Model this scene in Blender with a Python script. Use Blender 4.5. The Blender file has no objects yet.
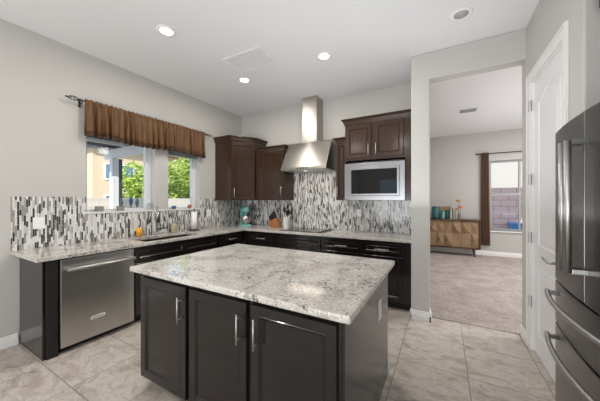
import bpy, bmesh, math, random
from mathutils import Vector, Matrix
random.seed(7)
S = bpy.context.scene
COL = S.collection
PI = math.pi

# ------------------------------------------------------------------ camera, sky, sun, large lights, exposure
cam_d = bpy.data.cameras.new('camera'); cam = bpy.data.objects.new('camera', cam_d); COL.objects.link(cam)
cam.location = (3.644, -4.056, 1.409); cam.rotation_euler = (PI/2, 0, 0.508)
cam_d.sensor_width = 36.0; cam_d.lens = 256.985/600*36; cam_d.shift_y = -0.7/600
cam_d.clip_start = 0.02; cam_d.clip_end = 200
S.camera = cam
W = bpy.data.worlds.new('sky'); S.world = W; W.use_nodes = True
bg = W.node_tree.nodes['Background']; bg.inputs[0].default_value = (0.62, 0.80, 1.0, 1); bg.inputs[1].default_value = 1.4
def lamp(name, kind, loc, rot, energy, color=(1, 1, 1), **k):
    d = bpy.data.lights.new(name, kind); d.energy = energy; d.color = color
    for a, v in k.items(): setattr(d, a, v)
    o = bpy.data.objects.new(name, d); COL.objects.link(o); o.location = loc; o.rotation_euler = rot
    return o
sun = lamp('sun', 'SUN', (0, -20, 20), (0, 0, 0), 5.0, (1.0, 0.95, 0.86), angle=0.01)
sun.rotation_euler = Vector((0.50, -0.75, 0.62)).to_track_quat('Z', 'Y').to_euler()
lamp('rear_daylight', 'AREA', (2.7, -8.6, .80), (PI/2, 0, 0), 140, (0.96, 0.98, 1.0), shape='RECTANGLE', size=4.0, size_y=1.3)  # unseen area fill added inside the rear glass door to brighten the room
lamp('bounced_flash', 'AREA', (2.9, -6.5, .6), (PI, 0, 0), 66, (0.94, 0.97, 1.0), shape='RECTANGLE', size=2.4, size_y=2.8)  # unseen upward fill added behind the camera to lift the ceiling
lamp('kitchen_ceiling_bounce', 'AREA', (3.0, -1.75, 1.30), (PI, 0, 0), 14, (0.94, 0.97, 1.0), shape='RECTANGLE', size=1.8, size_y=1.8)  # unseen fill added over the island, aimed up; no lamp hangs there
lamp('far_room_bounce', 'AREA', (5.7, 1.6, 1.0), (PI, 0, 0), 29, (.98, 0.98, 1.0), shape='RECTANGLE', size=1.4, size_y=2.4)  # unseen upward fill added low in the carpeted room
lamp('far_room_light', 'AREA', (6.0, 1.2, 3.05), (0, 0, 0), 118, (1.0, 0.98, 0.97), shape='RECTANGLE', size=1.4, size_y=2.4)  # unseen downward fill added below the carpeted room's ceiling
S.view_settings.view_transform = 'Standard'; S.view_settings.look = 'None'
S.view_settings.gamma = 1.0; S.view_settings.use_curve_mapping = False
S.view_settings.exposure = 0.02
S.cycles.use_denoising = True
S.cycles.max_bounces = 8; S.cycles.diffuse_bounces = 5; S.cycles.glossy_bounces = 4
S.cycles.transparent_max_bounces = 12
S.cycles.sample_clamp_indirect = 6.0

# ------------------------------------------------------------------ materials
def mat(name, color=(.5, .5, .5), rough=.5, metal=0., spec=.5, coat=0., emit=None, estr=0., trans=0.):
    m = bpy.data.materials.new(name); m.use_nodes = True
    b = m.node_tree.nodes['Principled BSDF']
    b.inputs['Base Color'].default_value = (*color, 1); b.inputs['Roughness'].default_value = rough
    b.inputs['Metallic'].default_value = metal; b.inputs['Specular IOR Level'].default_value = spec
    b.inputs['Coat Weight'].default_value = coat; b.inputs['Coat Roughness'].default_value = .06
    if trans: b.inputs['Transmission Weight'].default_value = trans
    if emit: b.inputs['Emission Color'].default_value = (*emit, 1); b.inputs['Emission Strength'].default_value = estr
    return m
class N:                                   # terse node graph helper
    def __init__(s, m): s.t = m.node_tree; s.b = s.t.nodes['Principled BSDF']
    def n(s, kind, **props):
        x = s.t.nodes.new(kind)
        for k, v in props.items(): setattr(x, k, v)
        return x
    def l(s, a, b): s.t.links.new(a, b)
    def put(s, sock, v):
        if hasattr(v, 'is_output') or isinstance(v, bpy.types.NodeSocket): s.l(v, sock)
        else: sock.default_value = v
    def math(s, op, a, b=0.0, c=None):
        x = s.n('ShaderNodeMath', operation=op); s.put(x.inputs[0], a); s.put(x.inputs[1], b)
        if c is not None: s.put(x.inputs[2], c)
        return x.outputs[0]
    def coord(s, scale=None, which='Object'):
        c = s.n('ShaderNodeTexCoord').outputs[which]
        if scale is None: return c
        mp = s.n('ShaderNodeMapping'); s.l(c, mp.inputs[0]); mp.inputs['Scale'].default_value = scale
        return mp.outputs[0]
    def noise(s, vec, scale, detail=4, rough=.5, out=0, dist=0.):
        x = s.n('ShaderNodeTexNoise'); s.l(vec, x.inputs['Vector'])
        x.inputs['Scale'].default_value = scale; x.inputs['Detail'].default_value = detail
        x.inputs['Roughness'].default_value = rough; x.inputs['Distortion'].default_value = dist
        return x.outputs[out]
    def ramp(s, fac, stops, interp='LINEAR'):
        x = s.n('ShaderNodeValToRGB'); x.color_ramp.interpolation = interp; e = x.color_ramp.elements
        while len(e) < len(stops): e.new(1.0)
        for el, (p, c) in zip(e, stops):
            el.position = p; el.color = (*c, 1) if len(c) == 3 else c
        s.l(fac, x.inputs[0]); return x.outputs[0]
    def mix(s, fac, a, b, mode='MIX'):
        x = s.n('ShaderNodeMix', data_type='RGBA', blend_type=mode)
        s.put(x.inputs[0], fac); s.put(x.inputs[6], a); s.put(x.inputs[7], b); return x.outputs[2]
    def bump(s, h, strength=.2, dist=.01):
        x = s.n('ShaderNodeBump'); x.inputs['Strength'].default_value = strength; x.inputs['Distance'].default_value = dist
        s.l(h, x.inputs['Height']); s.l(x.outputs[0], s.b.inputs['Normal'])
    def color(s, c): s.l(c, s.b.inputs['Base Color'])
def C4(*c): return (*c, 1)

def wall_mat(name, c, bump=.06):
    m = mat(name, c, .85, spec=.25); g = N(m)
    g.bump(g.noise(g.coord(), 90, 3), bump, .004); return m
M = {}
M['wall'] = wall_mat('wall_paint', (.53, .52, .495))
M['ceil'] = wall_mat('ceiling_paint', (.80, .80, .815))
M['trim'] = mat('white_trim', (.80, .79, .78), .4)
M['door'] = mat('white_door_paint', (.78, .78, .79), .38)
M['white'] = mat('white_plastic', (.86, .855, .84), .4)
M['vinyl'] = mat('white_vinyl', (.70, .71, .74), .35)

def wood_mat(name, c1, c2, rough=.30, coat=.12, axis=(14, 14, 1.2)):
    m = mat(name, c1, rough, spec=.36, coat=coat); g = N(m)
    v = g.coord(axis)
    g.color(g.ramp(g.noise(v, 3.0, 5, .6), [(.3, c1), (.7, c2)])); return m
M['wood'] = wood_mat('espresso_wood', (.0065, .005, .0045), (.0115, .009, .008), .22, .30)
M['upwood'] = wood_mat('brown_stained_wood', (.033, .0175, .011), (.050, .0275, .018), .16, .0)
M['toe'] = mat('black_toe_kick', (.008, .007, .007), .6)

def steel_mat(name, c, rough=.28, stretch=(2, 2, 160), var=.05, aniso=0.):
    m = mat(name, c, rough, 1.0); g = N(m)
    r = g.noise(g.coord(stretch), 2.5, 3)
    g.l(g.math('MULTIPLY_ADD', r, var*2, rough-var), g.b.inputs['Roughness'])
    if aniso:
        tn = g.n('ShaderNodeTangent', direction_type='RADIAL', axis='Z'); g.l(tn.outputs[0], g.b.inputs['Tangent'])
        g.b.inputs['Anisotropic'].default_value = aniso; g.b.inputs['Anisotropic Rotation'].default_value = .25
    return m
M['steel'] = steel_mat('brushed_steel', (.56, .55, .53), .30, aniso=.7)
M['steelh'] = steel_mat('hood_steel', (.42, .395, .36), .36, aniso=.6)
M['steelm'] = steel_mat('microwave_steel', (.25, .25, .257), .3)
M['bright'] = mat('bright_nickel', (.56, .555, .54), .45, 1.0)
M['chrome'] = mat('chrome', (.75, .75, .76), .08, 1.0)
M['dsteel'] = steel_mat('black_stainless', (.175, .17, .165), .30, (2, 2, 160), .03)
M['dhandle'] = mat('dark_steel_handle', (.52, .515, .51), .38, 1.0)
M['hinge'] = mat('satin_hinge', (.22, .22, .22), .4, .9)
M['iron'] = mat('dark_bronze', (.03, .025, .022), .4, .6)
M['black'] = mat('black_plastic', (.012, .012, .013), .35)
M['blackglass'] = mat('black_glass', (.006, .006, .007), .04, spec=.5)
M['sinkmat'] = mat('dark_sink', (.012, .011, .010), .35, .0)

def granite():
    m = mat('speckled_granite', rough=.10, spec=.45); g = N(m); v = g.coord()
    big = g.ramp(g.noise(v, 4.0, 5, .6, dist=.5), [(.30, (.41, .375, .345)), (.45, (.54, .51, .475)), (.60, (.66, .64, .615)), (.78, (.52, .47, .415))])
    def grains(scale, stops, jit=1.0):
        x = g.n('ShaderNodeTexVoronoi'); g.l(v, x.inputs['Vector']); x.inputs['Scale'].default_value = scale
        q = g.n('ShaderNodeSeparateColor'); g.l(x.outputs['Color'], q.inputs[0]); return q.outputs
    G1 = grains(85, None); G2 = grains(190, None)
    c = g.mix(.75, big, g.ramp(G2[0], [(0, (.52, .51, .51)), (.12, (.80, .79, .78)), (.35, (1, 1, 1)), (.85, (.93, .90, .86))]), 'MULTIPLY')
    clump = g.noise(v, 7, 4, .65, dist=.5)
    k = g.math('MULTIPLY', g.math('GREATER_THAN', G1[0], .72), g.math('GREATER_THAN', clump, .53))
    c = g.mix(g.math('MULTIPLY', k, .62), c, C4(.17, .16, .16))
    k2 = g.math('MULTIPLY', g.math('GREATER_THAN', G1[1], .80), g.math('GREATER_THAN', clump, .60))
    c = g.mix(g.math('MULTIPLY', k2, .9), c, C4(.035, .033, .036))
    k3 = g.math('GREATER_THAN', G1[2], .86)
    c = g.mix(g.math('MULTIPLY', k3, .4), c, C4(.82, .85, .84))
    k4 = g.math('MULTIPLY', g.math('GREATER_THAN', G2[1], .9), g.math('LESS_THAN', clump, .5))
    c = g.mix(g.math('MULTIPLY', k4, .5), c, C4(.25, .235, .23))
    g.color(c); return m
M['granite'] = granite()

def tile_floor():
    m = mat('beige_floor_tile', rough=.32, spec=.4); g = N(m); v = g.coord()
    mp = g.n('ShaderNodeMapping'); g.l(v, mp.inputs[0]); mp.inputs['Location'].default_value = (-3.295+.522*20, 1.105+.525*20, 0)
    br = g.n('ShaderNodeTexBrick', offset=0.0, squash=1.0); g.l(mp.outputs[0], br.inputs['Vector'])
    br.inputs['Scale'].default_value = 1; br.inputs['Brick Width'].default_value = .522; br.inputs['Row Height'].default_value = .525
    br.inputs['Mortar Size'].default_value = .0035; br.inputs['Mortar Smooth'].default_value = .2
    br.inputs['Color1'].default_value = C4(.0, .0, .0); br.inputs['Color2'].default_value = C4(1, 1, 1)
    # each tile its own shift of the stone pattern
    ofs = g.n('ShaderNodeVectorMath', operation='MULTIPLY_ADD'); g.l(br.outputs['Color'], ofs.inputs[0])
    ofs.inputs[1].default_value = (7, 5, 3); g.l(v, ofs.inputs[2])
    v2 = g.n('ShaderNodeMapping'); g.l(ofs.outputs[0], v2.inputs[0]); v2.inputs['Scale'].default_value = (1.0, 1.7, 1); v2.inputs['Rotation'].default_value = (0, 0, .5)
    a = g.ramp(g.noise(v2.outputs[0], 5.0, 8, .68, dist=.8), [(.28, (.28, .235, .198)), (.45, (.485, .432, .385)), (.56, (.60, .55, .50)), (.75, (.35, .298, .26))])
    b = g.ramp(g.noise(v2.outputs[0], 14, 6, .7, dist=2.), [(.35, (.78, .76, .74)), (.55, (1, 1, 1)), (.68, (.88, .85, .82))])
    c = g.mix(.8, a, b, 'MULTIPLY')
    c = g.mix(br.outputs['Fac'], c, C4(.22, .195, .17))
    g.color(c)
    g.bump(g.math('SUBTRACT', 1.0, br.outputs['Fac']), .4, .002); return m
M['floor'] = tile_floor()

def carpet_mat():
    m = mat('taupe_carpet', rough=1, spec=.1); g = N(m); v = g.coord()
    n = g.noise(v, 48, 4, .85)
    c = g.mix(.75, g.ramp(g.noise(v, 4, 4), [(.35, (.44, .385, .36)), (.65, (.56, .50, .47))]), g.ramp(n, [(.36, (.42, .39, .37)), (.52, (.95, .94, .93)), (.66, (1.15, 1.15, 1.15))]), 'MULTIPLY')
    g.color(c); g.bump(n, .8, .02); return m
M['carpet'] = carpet_mat()

def mosaic(name, axis):
    """vertical glass-and-stone strip tiles; axis = the horizontal world axis of the wall"""
    m = mat(name, rough=.2, spec=.5); g = N(m)
    s = g.n('ShaderNodeSeparateXYZ'); g.l(g.coord(), s.inputs[0])
    u, z = s.outputs[axis], s.outputs[2]
    uu = g.math('DIVIDE', u, .0155); col = g.math('FLOOR', uu); fu = g.math('FRACT', g.math('ADD', uu, 1000.0))
    w1 = g.n('ShaderNodeTexWhiteNoise', noise_dimensions='1D'); g.l(col, w1.inputs['W'])
    r1 = w1.outputs['Value']
    per = g.math('MULTIPLY_ADD', r1, .05, .135)
    zz = g.math('ADD', g.math('DIVIDE', z, per), g.math('MULTIPLY', r1, 37.0))
    cell = g.math('FLOOR', zz); fz = g.math('FRACT', zz)
    split = g.math('GREATER_THAN', fz, .6)
    cid = g.math('MULTIPLY_ADD', split, .5, cell)
    cv = g.n('ShaderNodeCombineXYZ'); g.l(col, cv.inputs[0]); g.l(cid, cv.inputs[1])
    w2 = g.n('ShaderNodeTexWhiteNoise', noise_dimensions='2D'); g.l(cv.outputs[0], w2.inputs['Vector'])
    c = g.ramp(w2.outputs['Value'], [(0, (.70, .69, .675)), (.28, (.54, .53, .515)), (.43, (.27, .262, .255)), (.58, (.37, .345, .315)), (.66, (.05, .047, .046)), (.87, (.76, .76, .75))], 'CONSTANT')
    edge = g.math('LESS_THAN', fu, .10)
    e2 = g.math('LESS_THAN', g.math('ABSOLUTE', g.math('SUBTRACT', fz, .6)), .012)
    e3 = g.math('LESS_THAN', fz, .02)
    k = g.math('MINIMUM', g.math('ADD', g.math('ADD', edge, e2), e3), 1.0)
    c = g.mix(k, c, C4(.46, .45, .43)); g.color(c)
    g.l(g.math('MULTIPLY_ADD', k, .5, .14), g.b.inputs['Roughness'])
    g.bump(g.math('SUBTRACT', 1.0, k), .3, .0015); return m
M['mosX'] = mosaic('mosaic_back', 0); M['mosY'] = mosaic('mosaic_left', 1)

def fabric(name, c1, c2, rough=.55, sheen=.4, scale=(30, 30, 3)):
    m = mat(name, c1, rough, spec=.3); g = N(m)
    g.b.inputs['Sheen Weight'].default_value = sheen*.3; g.b.inputs['Sheen Roughness'].default_value = .4
    g.color(g.ramp(g.noise(g.coord(scale), 2, 3), [(.35, c1), (.65, c2)])); return m
M['satin'] = fabric('brown_satin', (.095, .043, .015), (.155, .075, .027), .42)
M['hem'] = fabric('dark_brown_hem', (.045, .020, .010), (.065, .030, .014), .45)
M['drape'] = fabric('brown_drape', (.125, .060, .034), (.165, .082, .048), .6)

def glass_mat():
    m = bpy.data.materials.new('window_glass'); m.use_nodes = True; t = m.node_tree; t.nodes.clear()
    o = t.nodes.new('ShaderNodeOutputMaterial'); mx = t.nodes.new('ShaderNodeMixShader'); tr = t.nodes.new('ShaderNodeBsdfTransparent')
    gl = t.nodes.new('ShaderNodeBsdfGlossy'); fr = t.nodes.new('ShaderNodeFresnel'); gl.inputs['Roughness'].default_value = .01; fr.inputs[0].default_value = 1.45
    mt = t.nodes.new('ShaderNodeMath'); mt.operation = 'MULTIPLY'; mt.inputs[1].default_value = .6
    t.links.new(fr.outputs[0], mt.inputs[0]); t.links.new(mt.outputs[0], mx.inputs[0]); t.links.new(tr.outputs[0], mx.inputs[1]); t.links.new(gl.outputs[0], mx.inputs[2]); t.links.new(mx.outputs[0], o.inputs[0])
    return m
M['glass'] = glass_mat()
M['clear'] = mat('clear_glass', (.85, .87, .86), .05, spec=.5, trans=.85)

# ------------------------------------------------------------------ mesh builder
class MB:
    def __init__(s): s.v = []; s.f = []; s.sm = []
    def add(s, vs, fs, smooth=False):
        o = len(s.v); s.v += [tuple(v) for v in vs]; s.f += [tuple(i+o for i in f) for f in fs]; s.sm += [smooth]*len(fs); return s
    def box(s, x0, x1, y0, y1, z0, z1):
        x0, x1 = sorted((x0, x1)); y0, y1 = sorted((y0, y1)); z0, z1 = sorted((z0, z1))
        return s.add([(x0,y0,z0),(x1,y0,z0),(x1,y1,z0),(x0,y1,z0),(x0,y0,z1),(x1,y0,z1),(x1,y1,z1),(x0,y1,z1)],
                     [(0,3,2,1),(4,5,6,7),(0,1,5,4),(1,2,6,5),(2,3,7,6),(3,0,4,7)])
    def prism(s, poly, z0, z1, fn=lambda a, b, c: (a, b, c)):
        n = len(poly); vs = [fn(a, b, z0) for a, b in poly]+[fn(a, b, z1) for a, b in poly]
        return s.add(vs, [tuple(range(n-1, -1, -1)), tuple(range(n, 2*n))]+[(i, (i+1) % n, n+(i+1) % n, n+i) for i in range(n)])
    def tube(s, pts, r, n=10, caps=True, flat=None):
        pts = [Vector(p) for p in pts]; k = len(pts); rs = r if isinstance(r, (list, tuple)) else [r]*k
        vs = []; up = None
        for i, p in enumerate(pts):
            d = (pts[min(i+1, k-1)]-pts[max(i-1, 0)]).normalized()
            if up is None:
                up = Vector((0, 0, 1)) if abs(d.z) < .9 else Vector((1, 0, 0))
            a = d.cross(up).normalized(); b = a.cross(d).normalized(); up = b
            for j in range(n):
                t = 2*PI*j/n; vs.append(p+(a*math.cos(t)*(flat or 1)+b*math.sin(t))*rs[i])
        fs = [(i*n+j, i*n+(j+1) % n, (i+1)*n+(j+1) % n, (i+1)*n+j) for i in range(k-1) for j in range(n)]
        s.add(vs, fs, True)
        if caps:
            o = len(s.v)-k*n
            s.f += [tuple(o+j for j in range(n-1, -1, -1)), tuple(o+(k-1)*n+j for j in range(n))]; s.sm += [False]*2
        return s
    def lathe(s, prof, c=(0, 0, 0), n=24, smooth=True):
        cx, cy, cz = c; vs = []
        for r, z in prof:
            for j in range(n):
                t = 2*PI*j/n; vs.append((cx+r*math.cos(t), cy+r*math.sin(t), cz+z))
        k = len(prof)
        s.add(vs, [(i*n+j, i*n+(j+1) % n, (i+1)*n+(j+1) % n, (i+1)*n+j) for i in range(k-1) for j in range(n)], smooth)
        o = len(s.v)-k*n
        s.f += [tuple(o+j for j in range(n-1, -1, -1)), tuple(o+(k-1)*n+j for j in range(n))]; s.sm += [False]*2
        return s
    def rings(s, rings, cap=True):
        """stack of closed loops with equal counts"""
        n = len(rings[0]); vs = [p for r in rings for p in r]; k = len(rings)
        s.add(vs, [(i*n+j, i*n+(j+1) % n, (i+1)*n+(j+1) % n, (i+1)*n+j) for i in range(k-1) for j in range(n)])
        if cap:
            o = len(s.v)-k*n
            s.f += [tuple(o+j for j in range(n-1, -1, -1)), tuple(o+(k-1)*n+j for j in range(n))]; s.sm += [False]*2
        return s
    def grid_slab(s, xs, ys, keep, z0, z1):
        """slab over the cells of a grid for which keep(i,j)"""
        idx = {}
        def V(i, j, t):
            if (i, j, t) not in idx: idx[(i, j, t)] = len(s.v); s.v.append((xs[i], ys[j], z1 if t else z0))
            return idx[(i, j, t)]
        K = lambda i, j: 0 <= i < len(xs)-1 and 0 <= j < len(ys)-1 and keep(i, j)
        for i in range(len(xs)-1):
            for j in range(len(ys)-1):
                if not K(i, j): continue
                F = [(V(i,j,1),V(i+1,j,1),V(i+1,j+1,1),V(i,j+1,1)), (V(i,j,0),V(i,j+1,0),V(i+1,j+1,0),V(i+1,j,0))]
                if not K(i, j-1): F.append((V(i,j,0),V(i+1,j,0),V(i+1,j,1),V(i,j,1)))
                if not K(i+1, j): F.append((V(i+1,j,0),V(i+1,j+1,0),V(i+1,j+1,1),V(i+1,j,1)))
                if not K(i, j+1): F.append((V(i+1,j+1,0),V(i,j+1,0),V(i,j+1,1),V(i+1,j+1,1)))
                if not K(i-1, j): F.append((V(i,j+1,0),V(i,j,0),V(i,j,1),V(i,j+1,1)))
                s.f += F; s.sm += [False]*len(F)
        return s
    def build(s, name, m, parent=None, bevel=0., local=False, seg=2, fixn=True, weld=False):
        me = bpy.data.meshes.new(name); vs = s.v
        if parent is not None and not local:
            r = parent
            while r.parent: r = r.parent
            vs = [tuple(Vector(v)-r.location) for v in vs]
        me.from_pydata(vs, [], s.f); me.polygons.foreach_set('use_smooth', s.sm)
        if fixn:
            b = bmesh.new(); b.from_mesh(me)
            if weld: bmesh.ops.remove_doubles(b, verts=b.verts, dist=1e-5)
            bmesh.ops.recalc_face_normals(b, faces=b.faces); b.to_mesh(me); b.free()
        me.materials.append(m); me.update()
        o = bpy.data.objects.new(name, me); COL.objects.link(o)
        if parent is not None: o.parent = parent
        if bevel:
            md = o.modifiers.new('bevel', 'BEVEL'); md.width = bevel; md.segments = seg; md.limit_method = 'ANGLE'; md.angle_limit = .6
        return o
def box(*a): return MB().box(*a)
def thing(name, label, cat, loc=(0, 0, 0), rz=0, group=None, kind=None):
    o = bpy.data.objects.new(name, None); COL.objects.link(o); o.location = loc; o.rotation_euler = (0, 0, rz); o.empty_display_size = .1
    return tag(o, label, cat, group, kind)
def tag(o, label=None, cat=None, group=None, kind=None):
    if label: o['label'] = label
    if cat: o['category'] = cat
    if group: o['group'] = group
    if kind: o['kind'] = kind
    return o
def struct(o, label=None, cat=None): return tag(o, label, cat, None, 'structure')
def copy_tree(o, parent=None):
    c = o.copy(); COL.objects.link(c)
    if parent: c.parent = parent
    for ch in list(o.children): copy_tree(ch, c)
    return c

# ------------------------------------------------------------------ the setting
H = 3.12
struct(box(-.2, 5.3, -9.2, -.6, -.12, 0).build('floor', M['floor']), 'beige stone tile floor of the kitchen', 'floor')
struct(box(1.2, 7.2, -.6, 4.1, -.12, .008).build('floor_carpet', M['carpet']), 'taupe carpet of the room beyond the opening', 'floor')
struct(box(-.25, 7.2, -9.25, 4.1, H, H+.15).build('ceiling', M['ceil']), 'smooth white ceiling', 'ceiling')
WT = 2.34     # head of the kitchen windows
SILL = 1.262
wl = MB()
wl.box(-.2, 0, -9.2, -2.65, 0, H); wl.box(-.2, 0, -1.826, -1.622, 0, H); wl.box(-.2, 0, -1.046, .15, 0, H)
for a, b in ((-2.65, -1.826), (-1.622, -1.046)): wl.box(-.2, 0, a, b, 0, SILL-.02); wl.box(-.2, 0, a, b, WT, H)
struct(wl.build('wall_left', M['wall']), 'greige wall with the valanced windows', 'wall')
struct(box(0, 3.40, 0, .15, 0, H).build('wall_back', M['wall']), 'greige wall behind the range hood', 'wall')
dv = MB().prism([(3.31, 0), (3.507, 0), (3.507, 2.81), (4.380, 2.81), (4.380, H), (3.31, H)], -.73, -.58, lambda a, b, c: (a, c, b))
dv.box(3.31, 3.40, -.579, 0, 0, H)
struct(dv.build('wall_middle', M['wall'], bevel=.012, seg=3), 'pier and header around the wide opening', 'wall')
DY0, DY1, DZ = -1.655, -.895, 2.512    # pantry door opening
wr = MB().prism([(-.58, 0), (-.58, H), (-1.93, H), (-1.93, 0), (-1.655, 0), (-1.655, DZ), (-.895, DZ), (-.895, 0)], 4.364, 4.47, lambda a, b, c: (c, a, b))
wr.box(4.47, 5.25, -1.93, -1.83, 0, H)
struct(wr.build('wall_right', M['wall'], bevel=.012, seg=3), 'greige wall holding the white door', 'wall')
wr2 = MB(); wr2.box(5.15, 5.25, -3.10, -1.93, 0, H).box(4.364, 5.25, -3.20, -3.10, 0, H).box(4.364, 4.47, -9.2, -3.20, 0, H)
struct(wr2.build('wall_alcove', M['wall']), 'wall around the fridge alcove', 'wall')
rw = MB(); rw.box(0, 1.0, -9.2, -9.0, 0, H).box(3.8, 4.364, -9.2, -9.0, 0, H).box(1.0, 3.8, -9.2, -9.0, 2.4, H)
struct(rw.build('wall_rear', M['wall']), 'wall behind the camera', 'wall')
d2 = box(1.0, 3.8, -9.13, -9.08, 0, .06).box(1.0, 3.8, -9.13, -9.08, 2.33, 2.4).box(1.0, 1.07, -9.13, -9.08, .06, 2.33).box(3.73, 3.8, -9.13, -9.08, .06, 2.33).box(2.36, 2.44, -9.13, -9.08, .06, 2.33).build('door_2', M['vinyl'])
struct(d2, 'sliding glass door behind the camera', 'door'); box(1.07, 3.73, -9.108, -9.102, .06, 2.33).build('pane', M['glass'], d2)
FW = (4.66, 5.86, .64, 2.385)  # far window x0,x1,z0,z1
wf = MB(); wf.box(1.2, FW[0], 3.9, 4.1, 0, H).box(FW[1], 7.2, 3.9, 4.1, 0, H).box(FW[0], FW[1], 3.9, 4.1, 0, FW[2]).box(FW[0], FW[1], 3.9, 4.1, FW[3], H)
struct(wf.build('wall_far', M['wall']), 'greige wall of the carpeted room with window', 'wall')
ws = MB(); ws.box(7.0, 7.2, -.68, 3.9, 0, H).box(4.47, 7.0, -.68, -.58, 0, H).box(1.2, 1.3, .15, 3.9, 0, H)
struct(ws.build('wall_side', M['wall']), 'unseen side walls of the carpeted room', 'wall')
struct(box(-.75, 7.8, -13.5, 4.65, H+.149, H+.30).build('roof', M['trim']), 'roof deck over the house', 'roof')  # rear overhang is added, unseen, to keep direct sun off the glass door

def baseboard(name, a, b, nrm, h=.105, t=.016, label=None):
    """profiled board from a to b along the floor, thickness towards nrm"""
    a, b, n = Vector((*a, 0)), Vector((*b, 0)), Vector((*nrm, 0))
    prof = [(0, 0), (t, 0), (t, h*.55), (t*.75, h*.60), (t*.75, h*.74), (t*.45, h*.80), (t*.45, h*.95), (0, h)]
    mb = MB(); mb.rings([[a+n*p+Vector((0, 0, z)) for p, z in prof], [b+n*p+Vector((0, 0, z)) for p, z in prof]])
    return struct(mb.build(name, M['trim']), label, 'baseboard')
baseboard('baseboard_left', (0, -9), (0, -3.20), (1, 0), label='white baseboard below the left wall')
bm_ = MB()
def bb_into(mb, a, b, nrm, h=.105, t=.016):
    a, b, n = Vector((*a, 0)), Vector((*b, 0)), Vector((*nrm, 0))
    prof = [(0, 0), (t, 0), (t, h*.55), (t*.75, h*.60), (t*.75, h*.74), (t*.45, h*.80), (t*.45, h*.95), (0, h)]
    mb.rings([[a+n*p+Vector((0, 0, z)) for p, z in prof], [b+n*p+Vector((0, 0, z)) for p, z in prof]])
mb = MB(); bb_into(mb, (3.298, -.73), (3.523, -.73), (0, -1)); bb_into(mb, (3.507, -.746), (3.507, -.58), (1, 0)); bb_into(mb, (3.31, -.746), (3.31, -.63), (-1, 0))
struct(mb.build('baseboard_pier', M['trim']), 'white baseboard wrapping the foot of the pier', 'baseboard')
mb = MB(); bb_into(mb, (4.364, -.78), (4.364, -.565), (-1, 0)); bb_into(mb, (4.364, -1.93), (4.364, -1.77), (-1, 0))
struct(mb.build('baseboard_right', M['trim']), 'white baseboard beside the door casing', 'baseboard')
baseboard('baseboard_far', (1.3, 3.9), (7.0, 3.9), (0, -1), h=.12, label='white baseboard under the far window')

# kitchen windows
def kitchen_window(name, y0, y1, label, shade=False):
    xf0, xf1 = -.155, -.105; z0, z1 = SILL, WT; f = .055
    fr = MB(); fr.box(xf0, xf1, y0, y0+f, z0, z1).box(xf0, xf1, y1-f*1.45, y1, z0, z1).box(xf0, xf1, y0+f, y1-f*1.45, z0, z0+.03).box(xf0, xf1, y0+f, y1-f*1.45, z1-f, z1)
    fr.box(xf1, xf1+.012, y1-.022, y1-.002, z0, z1)
    w = fr.build(name, M['vinyl'], bevel=.004); struct(w, label, 'window')
    box(-.133, -.127, y0+f, y1-f*1.45, z0+.03, z1-f).build('pane', M['glass'], w)
    return w
kitchen_window('window_1', -2.65, -1.826, 'larger kitchen window nearer the camera, pergola outside')
t = thing('roller_shade', 'grey rolled-up shade at the top of the smaller kitchen window', 'window shade', (-.07, -1.33, 2.2))
M['shade'] = mat('grey_shade', (.22, .25, .25), .7)
MB().tube([(-.07, -1.618, 2.215), (-.07, -1.050, 2.215)], .026, 14).build('roll', M['shade'], t)
box(-.046, -.043, -1.612, -1.056, 2.105, 2.215).build('cloth', M['shade'], t); box(-.05, -.038, -1.614, -1.054, 2.088, 2.105).build('bottom_bar', M['vinyl'], t, bevel=.003)
kitchen_window('window_2', -1.622, -1.046, 'smaller kitchen window nearer the corner cabinet')
sl = MB(); sl.box(-.105, 0, -2.65, -1.826, SILL-.02, SILL).box(-.105, 0, -1.622, -1.046, SILL-.02, SILL)
sl.box(0, .018, -2.69, -1.02, SILL-.018, SILL+.004)
struct(sl.build('trim_1', M['trim'], bevel=.003), 'white sill under both kitchen windows', 'sill')

# far window
x0, x1, z0, z1 = FW; f = .045
fr = MB(); fr.box(x0, x0+f, 3.97, 4.03, z0, z1).box(x1-f, x1, 3.97, 4.03, z0, z1).box(x0+f, x1-f, 3.97, 4.03, z0, z0+f).box(x0+f, x1-f, 3.97, 4.03, z1-f, z1)
fr.box(x0+f, x1-f, 3.955, 4.02, 1.515, 1.575)
fr.box(5.245, 5.285, 3.97, 4.03, z0+f, z1-f)
M['greyvinyl'] = mat('grey_window_frame', (.36, .36, .37), .4)
w3 = struct(fr.build('window_3', M['greyvinyl'], bevel=.004), 'tall window of the carpeted room', 'window')
box(x0+f, x1-f, 4.005, 4.011, z0+f, z1-f).build('pane', M['glass'], w3)
box(x0-.02, x1+.02, 3.86, 3.97, z0-.03, z0).build('window_sill', M['trim'], w3)

# pantry door in the right wall
dr = struct(box(4.388, 4.424, DY0+.012, DY1-.012, .012, DZ-.012).build('door_1', M['door']), 'white two panel arched door on the right wall', 'door')
def door_panel(ya, yb, za, zb, arch):
    n = 16; pts = []
    def outline(ins):
        a, b, c, d = ya+ins, yb-ins, za+ins, zb-ins
        o = [(a, c), (b, c)]
        for i in range(n+1):
            t = i/n; y = b+(a-b)*t
            s_ = .5-.5*math.cos(2*PI*t)
            o.append((y, d-arch*(1-s_)))
        return o
    R = [[(4.388-h, y, z) for y, z in outline(i)] for i, h in ((0, -.003), (.004, .008), (.018, .009), (.030, .001), (.042, .0005), (.075, .007))]
    return MB().rings(R)
yA, yB = DY0+.012, DY1-.012
door_panel(yA+.115, yB-.115, .98, 2.36, .07).build('panel', M['door'], dr)
door_panel(yA+.115, yB-.115, .19, .80, .0).build('panel', M['door'], dr)
lv = MB(); lv.lathe([(.0, 0), (.03, 0), (.03, .01), (.012, .016), (.011, .05), (0, .05)], n=16)
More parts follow.
